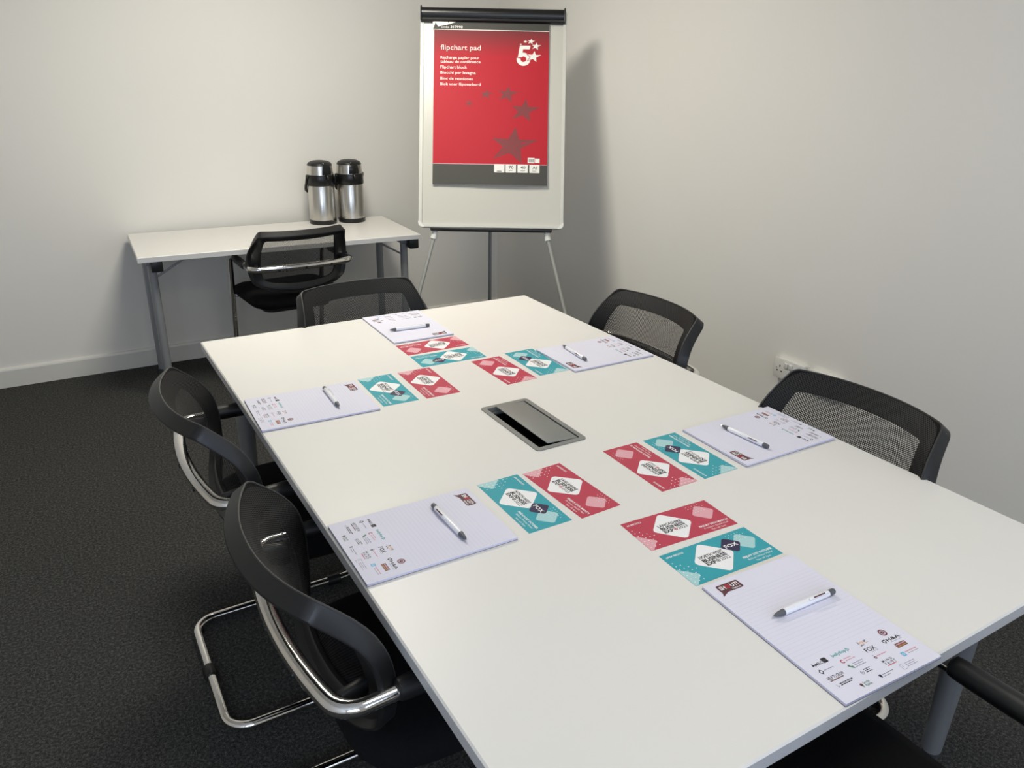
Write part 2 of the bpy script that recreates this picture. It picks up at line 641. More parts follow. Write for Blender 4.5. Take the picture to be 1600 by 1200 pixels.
tm = MB()
table_top(tm, TX, TY, TZ, 0.025, hole=(-0.0665, 0.0545, -0.1345, 0.1225))
tm.build('tabletop', tbl)
for sx in (-1, 1):
    for sy in (-1, 1):
        lx, ly = sx * 0.525, sy * 0.86
        leg = MB().tube([(lx, ly, 0.165), (lx, ly, 0.168), (lx, ly, 0.70)], [0.0195, 0.0205, 0.031], M['grey_metal'], 28).build('leg', tbl)
        MB().tube([(lx, ly, 0.0), (lx, ly, 0.006), (lx, ly, 0.02), (lx, ly, 0.166)], [0.020, 0.022, 0.017, 0.017], M['dark_grey'], 24).build('adjuster_foot', leg)
        MB().box((lx, ly, 0.7015), (0.12, 0.12, 0.007), M['grey_metal'], 0.001).build('mounting_plate', leg)
for sy in (-1, 1):
    MB().box((0, sy * 0.86, 0.680), (0.98, 0.05, 0.03), M['grey_metal'], 0.003).build('end_rail', tbl)
for sx in (-1, 1):
    MB().box((sx * 0.525, 0, 0.680), (0.05, 1.66, 0.03), M['grey_metal'], 0.003).build('side_rail', tbl)

# cable access box set into the table top
BX, BY = -0.006, -0.006
bw, bl = 0.1412 / 2, 0.2772 / 2
cb = MB()
outer = round_poly(rect(BX - bw, BY - bl, BX + bw, BY + bl), 0.010, 5)
inner = round_poly(rect(BX - bw + .013, BY - bl + .013, BX + bw - .013, BY + bl - .013), 0.003, 5)
n = len(outer)
v = [(x, y, TZ + .0026) for x, y in outer] + [(x, y, TZ + .0026) for x, y in inner] + [(x, y, TZ) for x, y in outer] + [(x, y, TZ - 0.02) for x, y in inner]
f = []
for i in range(n):
    j = (i + 1) % n
    f += [(i, j, n + j, n + i), (2 * n + i, 2 * n + j, j, i), (n + i, n + j, 3 * n + j, 3 * n + i)]
cb.add(v, f, M['lid_metal'])
port = cb.build('cable_port', tbl)
tray = MB()
x0, x1, y0, y1 = BX - bw + .0135, BX + bw - .0135, BY - bl + .0135, BY + bl - .0135
tray.add([(x0, y0, TZ - .02), (x1, y0, TZ - .02), (x1, y1, TZ - .02), (x0, y1, TZ - .02), (x0, y0, TZ - .09), (x1, y0, TZ - .09), (x1, y1, TZ - .09), (x0, y1, TZ - .09)],
         [(4, 5, 6, 7), (0, 1, 5, 4), (1, 2, 6, 5), (2, 3, 7, 6), (3, 0, 4, 7)], M['black_gloss'])
tray.build('cable_tray', port)
lid = MB()
lt = R(3.8)
lid.box((0, 0, 0), (0.087, 0.246, 0.0025), M['lid_metal'], 0.001)
lo = lid.build('lid', port)
lo.location = (BX + 0.0098, BY, TZ + 0.0038)
lo.rotation_euler = (0, lt, 0)
for sy in (-1, 1):
    bri = MB()
    bri.box((BX - .012, BY + sy * (bl - .0175), TZ - 0.012), (0.07, 0.007, 0.006), M['lid_metal'], 0.001)
    bri.build('lid_hinge', port)

# ------------------------------------------------------------------ side table
ST = empty('side_table', (0.066, 2.602, 0.0), R(-2.3))
tag(ST, 'white folding side table against the back wall holding two flasks', 'table')
sm_ = MB()
SX, SY = 0.685, 0.298
table_top(sm_, SX, SY, TZ, 0.025)
sm_.build('tabletop', ST)
for sx in (-1, 1):
    lx = sx * 0.625
    for sy in (-1, 1):
        ly = sy * 0.20
        leg = MB().tube([(lx, ly, 0.018), (lx, ly, 0.67)], 0.0200, M['grey_metal'], 20).build('leg', ST)
        MB().tube([(lx, ly, 0.0), (lx, ly, 0.02)], 0.0225, M['dark_grey'], 16).build('foot', leg)
        br = MB()
        by = ly - 0.03 * (1 if sy > 0 else 0)
        br.tube([(lx - sx * 0.02, by, 0.615), (lx - sx * 0.17, by, 0.702)], 0.005, M['grey_metal'], 8)
        br.build('brace', ST)
    MB().box((lx, 0, 0.688), (0.05, 0.46, 0.032), M['grey_metal'], 0.004).build('end_rail', ST)
    for sy in (-1, 1):
        MB().box((lx + 0.018 if sx < 0 else lx + 0.032, sy * 0.248, 0.677), (0.052, 0.055, 0.054), M['black'], 0.006).build('end_bracket', ST)

# ------------------------------------------------------------------ chair
def lerp_table(tab, z):
    """smooth (Catmull-Rom) interpolation through the table"""
    if z <= tab[0][0]:
        return tab[0][1]
    n = len(tab)
    for i in range(n - 1):
        if z <= tab[i + 1][0]:
            (z0, p1), (z1, p2) = tab[i], tab[i + 1]
            h = z1 - z0
            m1 = (p2 - tab[i - 1][1]) / (z1 - tab[i - 1][0]) if i else (p2 - p1) / h
            m2 = (tab[i + 2][1] - p1) / (tab[i + 2][0] - z0) if i + 2 < n else (p2 - p1) / h
            t = (z - z0) / h
            return ((2 * t ** 3 - 3 * t ** 2 + 1) * p1 + (t ** 3 - 2 * t ** 2 + t) * h * m1 + (3 * t ** 2 - 2 * t ** 3) * p2 + (t ** 3 - t ** 2) * h * m2)
    return tab[-1][1]


YC = [(0.50, -0.200), (0.56, -0.203), (0.63, -0.216), (0.70, -0.240), (0.77, -0.275), (0.84, -0.322)]
WG = [(0.50, 0.030), (0.585, 0.046), (0.66, 0.066), (0.72, 0.078), (0.77, 0.074), (0.84, 0.046)]
HW = [(0.50, 0.208), (0.56, 0.220), (0.63, 0.236), (0.70, 0.235), (0.77, 0.221), (0.84, 0.202)]


def back_pt(a, b):
    """front surface of the backrest; a, b in -1..1 across and up"""
    z = 0.67 + 0.16 * b + 0.045 * a * a * max(0, -b)
    x = a * lerp_table(HW, z)
    y = lerp_table(YC, z) + lerp_table(WG, z) * abs(a) ** 2.2
    return Vector((x, y, z))


def back_nrm(a, b):
    e = 0.01
    du = back_pt(a + e, b) - back_pt(a - e, b)
    dv = back_pt(a, b + e) - back_pt(a, b - e)
    return du.cross(dv).normalized()     # points to the rear


def outline(t, s, ex=7.0):
    c, d = math.cos(t), math.sin(t)
    k = (abs(c) ** ex + abs(d) ** ex) ** (-1 / ex)
    return c * k * s, d * k * s


def frame_outline(n, inset):
    """points round the backrest edge in (a, b): tight corners above, rounder ones below"""
    pts = round_poly([(1 - inset, -1 + inset), (1 - inset, 1 - inset), (-1 + inset, 1 - inset), (-1 + inset, -1 + inset)],
                     [0.22, 0.07, 0.07, 0.22], 8)
    out = []
    for (x0, y0), (x1, y1) in zip(pts, pts[1:] + pts[:1]):
        m = max(1, int(math.hypot(x1 - x0, y1 - y0) / 0.11))
        out += [(x0 + (x1 - x0) * i / m, y0 + (y1 - y0) * i / m) for i in range(m)]
    return out


def make_chair():
    root = empty('mesh_back_chair', (0, 0, 0))
    r = 0.0128
    fl = r + 0.004
    bow = [(0.20 - 0.04 * i, -0.285 + 0.020 * ((0.20 - 0.04 * i) / 0.20) ** 2, 0.652) for i in range(11)]
    pts = [(-0.237, -0.305, fl), (0.237, -0.305, fl), (0.237, 0.238, fl), (0.243, 0.125, 0.657), (0.254, -0.252, 0.652)] + bow + \
          [(-0.254, -0.252, 0.652), (-0.243, 0.125, 0.657), (-0.237, 0.238, fl)]
    rad = [0.06, 0.06, 0.075, 0.05, 0.045] + [0] * 11 + [0.045, 0.05, 0.075]
    path = fillet(pts, rad, True, 9)
    thick = [r + 0.0028 * max(0.0, min(1.0, (-0.20 - p.y) / 0.06)) if p.z > 0.5 else r for p in path]     # the bow is a heavier tube
    MB().tube(path, thick, M['chrome'], 16, closed=True).build('tube_frame', root)
    MB().tube([(-0.022, -0.305, fl), (-0.02, -0.305, fl), (0.02, -0.305, fl), (0.022, -0.305, fl)], [0.0155, 0.0165, 0.0165, 0.0155], M['black'], 16).build('floor_glide', root)
    for sx in (-1, 1):
        MB().tube([(sx * 0.237, 0.10, fl), (sx * 0.237, 0.14, fl)], 0.0165, M['black'], 14).build('floor_glide', root)
        p0, p1 = Vector((sx * 0.2467, 0.025, 0.6560)), Vector((sx * 0.2525, -0.165, 0.6532))
        ds = [(0, .014), (.02, .018), (.1, .0195), (.5, .0205), (.9, .0195), (.98, .018), (1, .014)]
        MB().tube([p0.lerp(p1, t) + Vector((0, 0, .003)) for t, _ in ds], [q for _, q in ds], M['black'], 16).build('arm_pad', root)
    # cushion
    seat = MB()
    v, f = [], []
    rings = [(0.80, 0.424), (0.93, 0.430), (1.0, 0.449), (1.0, 0.470), (0.965, 0.487), (0.86, 0.497), (0.5, 0.501), (0.0, 0.503)]
    nn = 40
    for s, z in rings:
        for k in range(nn):
            a, b = outline(2 * PI * k / nn, s, 5.0)
            x = a * (0.234 + 0.003 * b)
            y = 0.025 + b * 0.235
            v.append((x, y, z - 0.022 * max(0, b) ** 3 - 0.004 * (1 - a * a) * (1 if z > .48 else 0)))
    for i in range(len(rings) - 1):
        for k in range(nn):
            f.append((i * nn + k, i * nn + (k + 1) % nn, (i + 1) * nn + (k + 1) % nn, (i + 1) * nn + k))
    f.append(tuple(range(nn))[::-1])
    seat.add(v, f, M['black_fabric'], True)
    seat.build('seat', root, sharp=70)
    MB().prism(round_poly(rect(-0.17, -0.15, 0.17, 0.19), 0.05, 4), 0.403, 0.427, M['black']).build('seat_pan', root)
    for sx in (-1, 1):
        MB().tube([(sx * 0.2405, 0.168, 0.436), (sx * 0.20, 0.156, 0.427), (sx * 0.14, 0.13, 0.415)], 0.010, M['chrome'], 10).build('seat_support', root)
    # backrest frame: deep rim and flat inner border swept round the outline
    oo, ii = frame_outline(0, 0.0), None
    n_ = len(oo)
    secs = [(1.0, 0.0), (0.985, -0.0012), (0.79, -0.0012), (0.78, 0.002), (0.78, 0.008), (0.80, 0.012), (0.93, 0.017), (0.955, 0.028), (0.965, 0.032), (0.99, 0.032), (1.0, 0.029)]
    ns = len(secs)
    v, f = [], []
    for (a, b) in oo:
        for s_, d in secs:
            # inset by a constant width rather than by scaling, so the border stays even
            ia = a - math.copysign(min(abs(a), 1) * (1 - s_) * 1.0, a)
            ib = b - math.copysign(min(abs(b), 1) * (1 - s_) * 1.3, b)
            v.append(back_pt(ia, ib) + back_nrm(max(-.97, min(.97, ia)), max(-.97, min(.97, ib))) * d)
    for k in range(n_):
        k2 = (k + 1) % n_
        for i in range(ns):
            j = (i + 1) % ns
            f.append((k * ns + i, k2 * ns + i, k2 * ns + j, k * ns + j))
    fm = MB()
    fm.add(v, [q for i, q in enumerate(f) if i % ns in (1, 2, 3)], M['frame_front'], True)
    fm.add(v, [q for i, q in enumerate(f) if i % ns not in (1, 2, 3)], M['black'], True)
    fm.build('backrest_frame', root, sharp=38)
    # piping along the front seam
    MB().tube([back_pt(a * .992, b * .992) + back_nrm(a * .95, b * .95) * -0.0015 for a, b in oo], 0.0022, M['piping'], 6, closed=True).build('piping', root)
    # mesh panel stretched over the whole frame
    mp = MB()
    grid = 30
    uvs = []
    v, f = [], []
    for j in range(grid + 1):
        for i in range(grid + 1):
            a, b = -1 + 2 * i / grid, -1 + 2 * j / grid
            rr = (abs(a) ** 14 + abs(b) ** 14) ** (1 / 14)
            if rr > 1:
                a, b = a / rr, b / rr
            a, b = a * .975, b * .975
            p = back_pt(a, b) + back_nrm(a * .97, b * .97) * -0.0028
            v.append(p)
            uvs.append((p.x, p.z * 1.05))
    for j in range(grid):
        for i in range(grid):
            q = j * (grid + 1) + i
            f.append((q, q + 1, q + grid + 2, q + grid + 1))
    mp.add(v, f, M['mesh'], True)
    po = mp.build('mesh_panel', root)
    ul = po.data.uv_layers.new(name='UVMap')
    for lp in po.data.loops:
        ul.data[lp.index].uv = uvs[lp.vertex_index]
    # brackets and bolts between bow and backrest
    for sx in (-1, 1):
        bk = MB()
        bk.box((sx * 0.2175, -0.222, 0.652), (0.016, 0.052, 0.030), M['black'], 0.005, Matrix.Rotation(R(sx * 14), 3, 'Z'))
        bk.build('back_bracket', root)
    for x in (-0.13, 0.0, 0.13):
        yb = -0.285 + 0.020 * (x / 0.2) ** 2
        MB().tube([(x, yb - 0.012, 0.648), (x, yb - 0.0166, 0.6475)], [0.0075, 0.0062], M['black'], 12).build('bolt', root)
    return root


CH = [
    # x, y, heading (the way the sitter faces, degrees), label
    (-0.457, -0.345, -90, 'black mesh back chair, the nearest on the left side of the meeting table'),
    (-0.485, 0.345, -90, 'black mesh back chair, the further one on the left, its chrome floor frame showing'),
    (0.410, -0.440, 91.5, 'black mesh back chair on the right of the table, in front of the wall sockets'),
    (0.490, 0.425, 90, 'black mesh back chair, the further one on the right of the table'),
    (-0.034, 0.835, 183.1, 'black mesh back chair at the far end of the meeting table, facing the camera'),
    (0.066, 2.458, 3.5, 'black mesh back chair pushed up to the white side table, seen from behind'),
    (-0.062, -1.020, 0, 'black chair at the near end of the table, only seat and arm in view'),
]
proto = make_chair()
for i, (x, y, h, lab) in enumerate(CH):
    c = proto if i == 0 else copy_tree(proto)
    c.location = (x, y, 0)
    c.rotation_euler = (0, 0, R(h))
    tag(c, lab, 'chair', 'mesh back meeting chairs')

# ------------------------------------------------------------------ flipchart easel and pad
FX, FY, FYAW, LEAN, FZ, FH, FW = 0.887, 1.786, -0.5327298, 0.34725889, 0.83386, 1.0385, 0.70
easel = empty('flipchart_easel', (FX, FY, 0), FYAW)
tag(easel, 'white flipchart easel with black clamp bar and thin grey legs in the corner', 'flipchart easel')
sL, cL = math.sin(LEAN), math.cos(LEAN)


def on_board(p):
    """(across, up the board, out of the board towards the room) in metres -> easel coordinates"""
    s, t, d = p
    return (s, t * sL - d * cL, FZ + t * cL + d * sL)


bd = MB()
op = round_poly(rect(-.349, .001, .349, FH - .001), 0.022, 5)
bd.prism(op, -0.016, -0.002, M['board'])
board = bd.build('board', easel, on_board)
fr = MB()
o_, i_ = round_poly(rect(-.35, 0, .35, FH), 0.024, 6), round_poly(rect(-.333, .017, .333, FH - .017), 0.010, 6)
n = len(o_)
zs = [0.0, 0.004, 0.004, -0.0015]
v = [(x, y, -0.018) for x, y in o_] + [(x, y, 0.002) for x, y in o_]
o2 = round_poly(rect(-.348, .002, .348, FH - .002), 0.022, 6)
v += [(x, y, 0.005) for x, y in o2] + [(x, y, 0.005) for x, y in i_] + [(x, y, -0.0015) for x, y in i_]
f = []
for k in range(4):
    for i in range(n):
        j = (i + 1) % n
        f.append((k * n + i, k * n + j, (k + 1) * n + j, (k + 1) * n + i))
fr.add(v, f, M['board_frame'])
fr.build('board_frame', easel, on_board)
for sx in (-1, 1):
    for t0 in (0, 1):
        cp = MB()
        cx, cy = sx * .350, t0 * FH
        poly = [(cx, cy), (cx - sx * .034, cy), (cx, cy + (.034 if t0 == 0 else -.034))]
        q = round_poly(poly, [.022, .003, .003], 6)
        if (sx > 0) == (t0 == 0):
            q = q[::-1]
        cp.prism([(x * 1.002, y) for x, y in q], -0.016, 0.0065, M['white_plastic'])
        cp.build('corner_cap', easel, on_board)
# clamp bar: rounded extrusion with a groove
prof = [(0.0, .972), (.016, .972), (.022, .976), (.024, .984), (.021, .990), (.0235, .994), (.029, 1.003), (.030, 1.016), (.026, 1.028), (.018, 1.035), (0.0, 1.037)]
v, f = [], []
for x in (-.341, .336):
    v += [(x, t, d) for d, t in prof]
n = len(prof)
for i in range(n - 1):
    f.append((i, i + 1, n + i + 1, n + i))
f += [tuple(range(n)), tuple(range(n, 2 * n))[::-1]]
clamp = MB().add(v, f, M['black_gloss'], True).build('clamp_bar', easel, on_board, sharp=35)
for x in (-.344, .339):
    MB().box((x, 1.005, .015), (.008, .068, .034), M['black'], .004).build('end_cap', clamp, on_board)
pt = MB()
pt.box((.002, -.0095, .006), (.585, .014, .046), M['black'], .004)
pt.build('pen_tray', easel, on_board)
for sx in (-1, 1):
    top = Vector(on_board((sx * .266, -.012, -.004)))
    foot = Vector((sx * .485, -0.29, 0.008))
    lg = MB().tube([top, foot], .0095, M['leg_silver'], 14).build('front_leg', easel)
    MB().tube([top + (foot - top) * .012, top + (foot - top) * .05], .015, M['white_plastic'], 14).build('leg_socket', lg)
    MB().tube([foot - Vector((0, 0, .008)), foot + Vector((0, 0, .02))], .013, M['black'], 12).build('rubber_foot', lg)
rt, rf_ = Vector(on_board((-.012, .93, -.022))), Vector((-.012, 0.55, 0.008))
lg = MB().tube([rt, rf_], .0095, M['grey_metal'], 14).build('rear_leg', easel)
MB().tube([rf_ - Vector((0, 0, .008)), rf_ + Vector((0, 0, .02))], .014, M['black'], 12).build('rubber_foot', lg)
MB().box((0, .93, -.024), (.08, .05, .02), M['black'], .004).build('hinge', easel, on_board)

pad = empty('flipchart_pad', (FX, FY, 0), FYAW)
tag(pad, 'flipchart pad with crimson cover hanging from the clamp bar of the easel', 'flipchart pad')


def hang(p):
    """pad sheet: bulges very slightly off the board, lower edge gently rippled"""
    s, t, d = p
    low = max(0.0, (0.45 - (t - .20)) / 0.45)
    dd = d + 0.004 * math.sin(s * 9 + 0.6) * low ** 2 + 0.006 * low ** 2
    return on_board((s - 0.004 * (t - .6) * 0, t, dd))


PX0, PX1, PT0, PT1 = -.283, .2665, .204, .978


def grid_sheet(mb, x0, x1, t0, t1, d, m, nx=14, ny=14):
    v = [(x0 + (x1 - x0) * i / nx, t0 + (t1 - t0) * j / ny, d) for j in range(ny + 1) for i in range(nx + 1)]
    f = [(j * (nx + 1) + i, j * (nx + 1) + i + 1, (j + 1) * (nx + 1) + i + 1, (j + 1) * (nx + 1) + i) for j in range(ny) for i in range(nx)]
    mb.add(v, f, m, True)


pg = MB()
for d, m in ((0.0075, M['flip_white']),):
    grid_sheet(pg, PX0, PX1, PT0, PT1, d, m)
pg.build('paper_sheets', pad, hang)
edge = MB()
for (a, b) in (((PX0, PT0), (PX1, PT0)), ((PX1, PT0), (PX1, PT1)), ((PX1, PT1), (PX0, PT1)), ((PX0, PT1), (PX0, PT0))):
    for k in range(14):
        p = (a[0] + (b[0] - a[0]) * k / 14, a[1] + (b[1] - a[1]) * k / 14)
        q = (a[0] + (b[0] - a[0]) * (k + 1) / 14, a[1] + (b[1] - a[1]) * (k + 1) / 14)
        edge.add([(p[0], p[1], .001), (q[0], q[1], .001), (q[0], q[1], .0075), (p[0], p[1], .0075)], [(0, 1, 2, 3)], M['flip_white'])
edge.build('sheet_edges', pad, hang)
cv = MB()
grid_sheet(cv, PX0, PX1, .9375, PT1, .0082, M['charcoal_print'], 14, 2)
grid_sheet(cv, PX0, PX1, .9345, .9375, .0082, M['flip_white'], 14, 1)
grid_sheet(cv, PX0, PX1, .304, .9345, .0082, M['flip_red'], 14, 16)
grid_sheet(cv, PX0, PX1, .3015, .304, .0082, M['pale_red'], 14, 1)
grid_sheet(cv, PX0, PX1, PT0, .3015, .0082, M['charcoal_print'], 14, 5)
cover = cv.build('printed_cover', pad, hang)
ul = cover.data.uv_layers.new(name='UVMap')
for lp in cover.data.loops:
    z = cover.data.vertices[lp.vertex_index].co.z
    y = cover.data.vertices[lp.vertex_index].co.y
    t = (z - FZ) * cL + y * sL
    ul.data[lp.index].uv = (0.5, (t - .304) / (.9345 - .304))


def star(mb, tips, z, m, inner=0.42, k=0.001):
    cx = sum(p[0] for p in tips) / 5
    cy = sum(p[1] for p in tips) / 5
    poly = []
    for i in range(5):
        a, b = tips[i], tips[(i + 1) % 5]
        poly.append(a)
        mx, my = (a[0] + b[0]) / 2 - cx, (a[1] + b[1]) / 2 - cy
        poly.append((cx + mx * inner / .809 * 0.93, cy + my * inner / .809 * 0.93))
    n = len(poly)
    mb.add([(k * cx, k * cy, z)] + [(k * x, k * y, z) for x, y in poly], [(0, 1 + (i + 1) % n, 1 + i) for i in range(n)][::-1], m)


BIG = [(113, 482), (1, 428), (5, 329), (144, 308), (221, 421)]     # the large star, tips anticlockwise
bc = (sum(p[0] for p in BIG) / 5, sum(p[1] for p in BIG) / 5)


def star_like(mb, cx, cy, k, z, m, rot=0.0):
    c, s = math.cos(rot), math.sin(rot)
    tips = []
    for x, y in BIG:
        dx, dy = (x - bc[0]) * k, (y - bc[1]) * k
        tips.append((cx + dx * c - dy * s, cy + dx * s + dy * c))
    star(mb, tips, z, m)


ds = MB()
star(ds, BIG, .00832, M['star_print'])
ds.build('dark_star', pad, hang)
for cx, cy, k in ((152, 561, .62), (70, 637, .44), (-31, 635, .27), (-113, 591, .19)):
    ds = MB()
    star_like(ds, cx, cy, k, .00832, M['star_print'])
    ds.build('dark_star', pad, hang)
lt_ = MB()
z = .00832
put_text(lt_, 'flipchart pad', -251, -60, 841, 25, z, M['flip_white'], 0.0, res=3)
for s, x1, y in (('Recharge papier pour', -66, 799), ('tableau de conférence', -60, 780), ('Flipchart block', -124, 754),
                 ('Blocchi per lavagna', -82, 728), ('Bloc de reuniones', -96, 700), ('Blok voor flipoverbord', -59, 674)):
    put_text(lt_, s, -251, x1, y, 13.2, z, M['flip_white'], 0.012)
put_text(lt_, 'code', -250, -212, 943, 10.5, z, M['flip_white'], 0.0)
put_text(lt_, '317998', -205, -147, 943, 11, z, M['flip_white'], 0.02)
lt_.build('cover_lettering', pad, hang)['kind'] = 'stuff'
fv = MB()
# the numeral: stem, bar and bowl drawn as one outline, with a star across its lower right
def quads(mb, A, B, z, m, k=0.001):
    v = [(k * x, k * y, z) for x, y in A] + [(k * x, k * y, z) for x, y in B]
    n = len(A)
    mb.add(v, [(i, n + i, n + i + 1, i + 1) for i in range(n - 1)], m)


A = [(145 + 33 * math.cos(R(118 - 310 * k / 30)), 803 + 31 * math.sin(R(118 - 310 * k / 30))) for k in range(31)]
B = [(145 + 14 * math.cos(R(118 - 310 * k / 30)), 803 + 13 * math.sin(R(118 - 310 * k / 30))) for k in range(31)]
quads(fv, B, A, z, M['flip_white'])
shape(fv, [(118, 812), (137, 812), (143, 850), (174, 850), (178, 867), (127, 867)], z + .00005, M['flip_white'])
star_like(fv, 192, 816, .36, z + .0001, M['flip_red'])
star_like(fv, 193, 816, .30, z + .0002, M['flip_white'])
for cx, cy, k in ((204, 865, .20), (180, 887, .155), (153, 886, .085), (131, 873, .055)):
    star_like(fv, cx, cy, k, z, M['flip_white'])
fv.build('numeral_emblem', pad, hang)
for x0, x1, a, b in ((12, 62, '', ''), (67, 117, '70', 'g/m²'), (124, 174, '40', 'sheets'), (181, 230, 'A1', 'paper')):
    tg = MB()
    shape(tg, round_poly(rect(x0, 264, x1, 303), 3, 3), z, M['flip_white'])
    if a:
        put_text(tg, a, x0 + 15, x1 - 12, 282, 14.5, z + .0001, M['charcoal_print'], 0.02)
        put_text(tg, b, x0 + 15, x1 - 14, 272, 5, z + .0001, M['charcoal_print'], 0.02)
    else:
        shape(tg, rect(x0 + 13, 268, x1 - 14, 271.5), z + .0001, M['charcoal_print'])
    tg.build('size_tag', pad, hang)
tg = MB()
shape(tg, rect(173, 311, 206, 336), z, M['flip_white'])
shape(tg, rect(208, 312, 230, 333), z, M['flip_white'])
x = 178
for k in range(11):
    wbar = (1.2, 0.7, 1.8, 0.9)[k % 4]
    shape(tg, rect(x, 316, x + wbar, 332), z + .0001, M['charcoal_print'])
    x += wbar + (1.3, 0.8)[k % 2]
tg.build('barcode_label', pad, hang)
fl = MB()
fp = [(-289, 979), (-291, 938), (-284, 944), (-276, 966), (-264, 947), (-245, 951), (-205, 960), (-163, 978)]
fl.add([(x * .001, y * .001, .0125 if y < 975 else .010) for x, y in fp] + [(-.2265, .979, .0103)], [(0, 1, 2), (0, 2, 3), (0, 3, 8), (3, 4, 5, 8), (5, 6, 8), (6, 7, 8)], M['flip_white'])
shape(fl, disc(-215, 969.5, 2.8, 12, 2.2), .0128, M['ink'])
fl.build('torn_corner', pad, on_board)

# ------------------------------------------------------------------ pump flasks
def make_flask():
    root = empty('pump_flask', (0, 0, 0))
    MB().lathe([(0, 0), (.072, 0), (.0745, .004), (.0745, .020), (.071, .024), (0, .024)], M['black_gloss'], 40).build('base_ring', root)
    MB().lathe([(.068, .022), (.0715, .024), (.0715, .205), (.069, .211), (.06, .213)], M['steel'], 48).build('body', root)
    MB().lathe([(.06, .207), (.0735, .209), (.0755, .213), (.0750, .258), (.0725, .266), (.06, .268)], M['black_gloss'], 40).build('collar', root)
    MB().lathe([(.06, .264), (.0712, .266), (.0660, .316), (.05, .318)], M['steel'], 40).build('head_band', root)
    MB().lathe([(.05, .314), (.0668, .314), (.0660, .319), (.060, .328), (.044, .3355), (.022, .339), (0, .3395)], M['black'], 40).build('pump_lid', root)
    sp = MB()
    # spout block over the front of the head, pouring lip below
    v, f = [], []
    rows = [(.268, .0765, 21), (.285, .079, 20), (.311, .077, 18), (.321, .068, 16), (.331, .052, 13)]
    nn = 8
    for zz, rr, half in rows:
        for k in range(nn + 1):
            a = R(-90 - half + 2 * half * k / nn)
            v.append((rr * math.cos(a), rr * math.sin(a), zz))
        for k in range(nn + 1):
            a = R(-90 + half - 2 * half * k / nn)
            v.append((rr * .80 * math.cos(a), rr * .80 * math.sin(a), zz))
    mloop = 2 * (nn + 1)
    for i in range(len(rows) - 1):
        for k in range(mloop):
            f.append((i * mloop + k, i * mloop + (k + 1) % mloop, (i + 1) * mloop + (k + 1) % mloop, (i + 1) * mloop + k))
    f += [tuple(range(mloop))[::-1], tuple((len(rows) - 1) * mloop + k for k in range(mloop))]
    sp.add(v, f, M['black_gloss'], True)
    sp.build('spout', root, sharp=50)
    MB().tube([(0, -.074, .262), (0, -.083, .256), (0, -.085, .246)], [.010, .009, .007], M['black_gloss'], 10).build('pouring_lip', root)
    MB().tube([(-.012, -.061, .3255), (-.012, -.0625, .3275)], .003, M['chrome'], 8).build('lock_dot', root)
    # bail handle hinged at the sides of the collar, hanging down behind
    hp = []
    for k in range(19):
        a = PI * k / 18
        ca = math.cos(a)
        hp.append((.0765 * ca, .006 + .084 * math.sin(a), .256 - .098 * math.sin(a) ** .6))
    MB().tube(hp, .0085, M['black'], 10, ry=.004).build('carry_handle', root)
    for sx in (-1, 1):
        MB().tube([(sx * .070, .004, .256), (sx * .0805, .004, .256)], .011, M['black'], 14).build('handle_pivot', root)
    return root


fk = make_flask()
for i, (x, y, rz, lab) in enumerate(((0.384, 2.800, 12, 'steel and black pump flask on the side table, the left one behind the chair'),
                                     (0.548, 2.790, 0, 'steel and black pump flask on the side table, the right one nearer the flipchart'))):
    c = fk if i == 0 else copy_tree(fk)
    c.location = (x, y, TZ)
    c.rotation_euler = (0, 0, R(rz))
    tag(c, lab, 'flask', 'pump flasks on the side table')

# ------------------------------------------------------------------ wall sockets
def make_socket():
    root = empty('wall_socket', (0, 0, 0))      # local: x across (viewer's right), y into the wall, z up
    MB().box((0, -.010, 0), (.138, .020, .080), M['white_plastic'], .002).build('back_box', root)
    MB().box((0, -.022, 0), (.147, .008, .087), M['white_plastic'], .0025).build('face_plate', root)
    for sx in (-1, 1):
        MB().box((sx * .012, -.0285, .020), (.016, .007, .022), M['white_plastic'], .002, Matrix.Rotation(R(6), 3, 'X')).build('rocker_switch', root)
        pins = MB()
        cx = sx * .044
        pins.box((cx, -.0262, .010), (.0045, .001, .009), M['socket_hole'])
        for q in (-1, 1):
            pins.box((cx + q * .011, -.0262, -.011), (.0075, .001, .0045), M['socket_hole'])
        pins.build('pin_holes', root)
        MB().tube([(sx * .060, -.0255, 0), (sx * .060, -.0268, 0)], .003, M['leg_silver'], 10).build('screw', root)
    return root


sk = make_socket()
for i, (y, zz, lab) in enumerate(((.497, .406, 'white double wall socket with pin holes and switches in view'), (.322, .410, 'white wall socket mostly hidden behind the chair back'))):
    c = sk if i == 0 else copy_tree(sk)
    c.location = (W_RIGHT, y, zz)
    c.rotation_euler = (0, 0, R(-90))
    tag(c, lab, 'socket', 'white sockets on the right wall')

# ------------------------------------------------------------------ leaflets
def diamond(cx, cy, h, r):
    return round_poly([(cx + h, cy), (cx, cy + h), (cx - h, cy), (cx, cy - h)], r, 5)


CZ = 0.0005


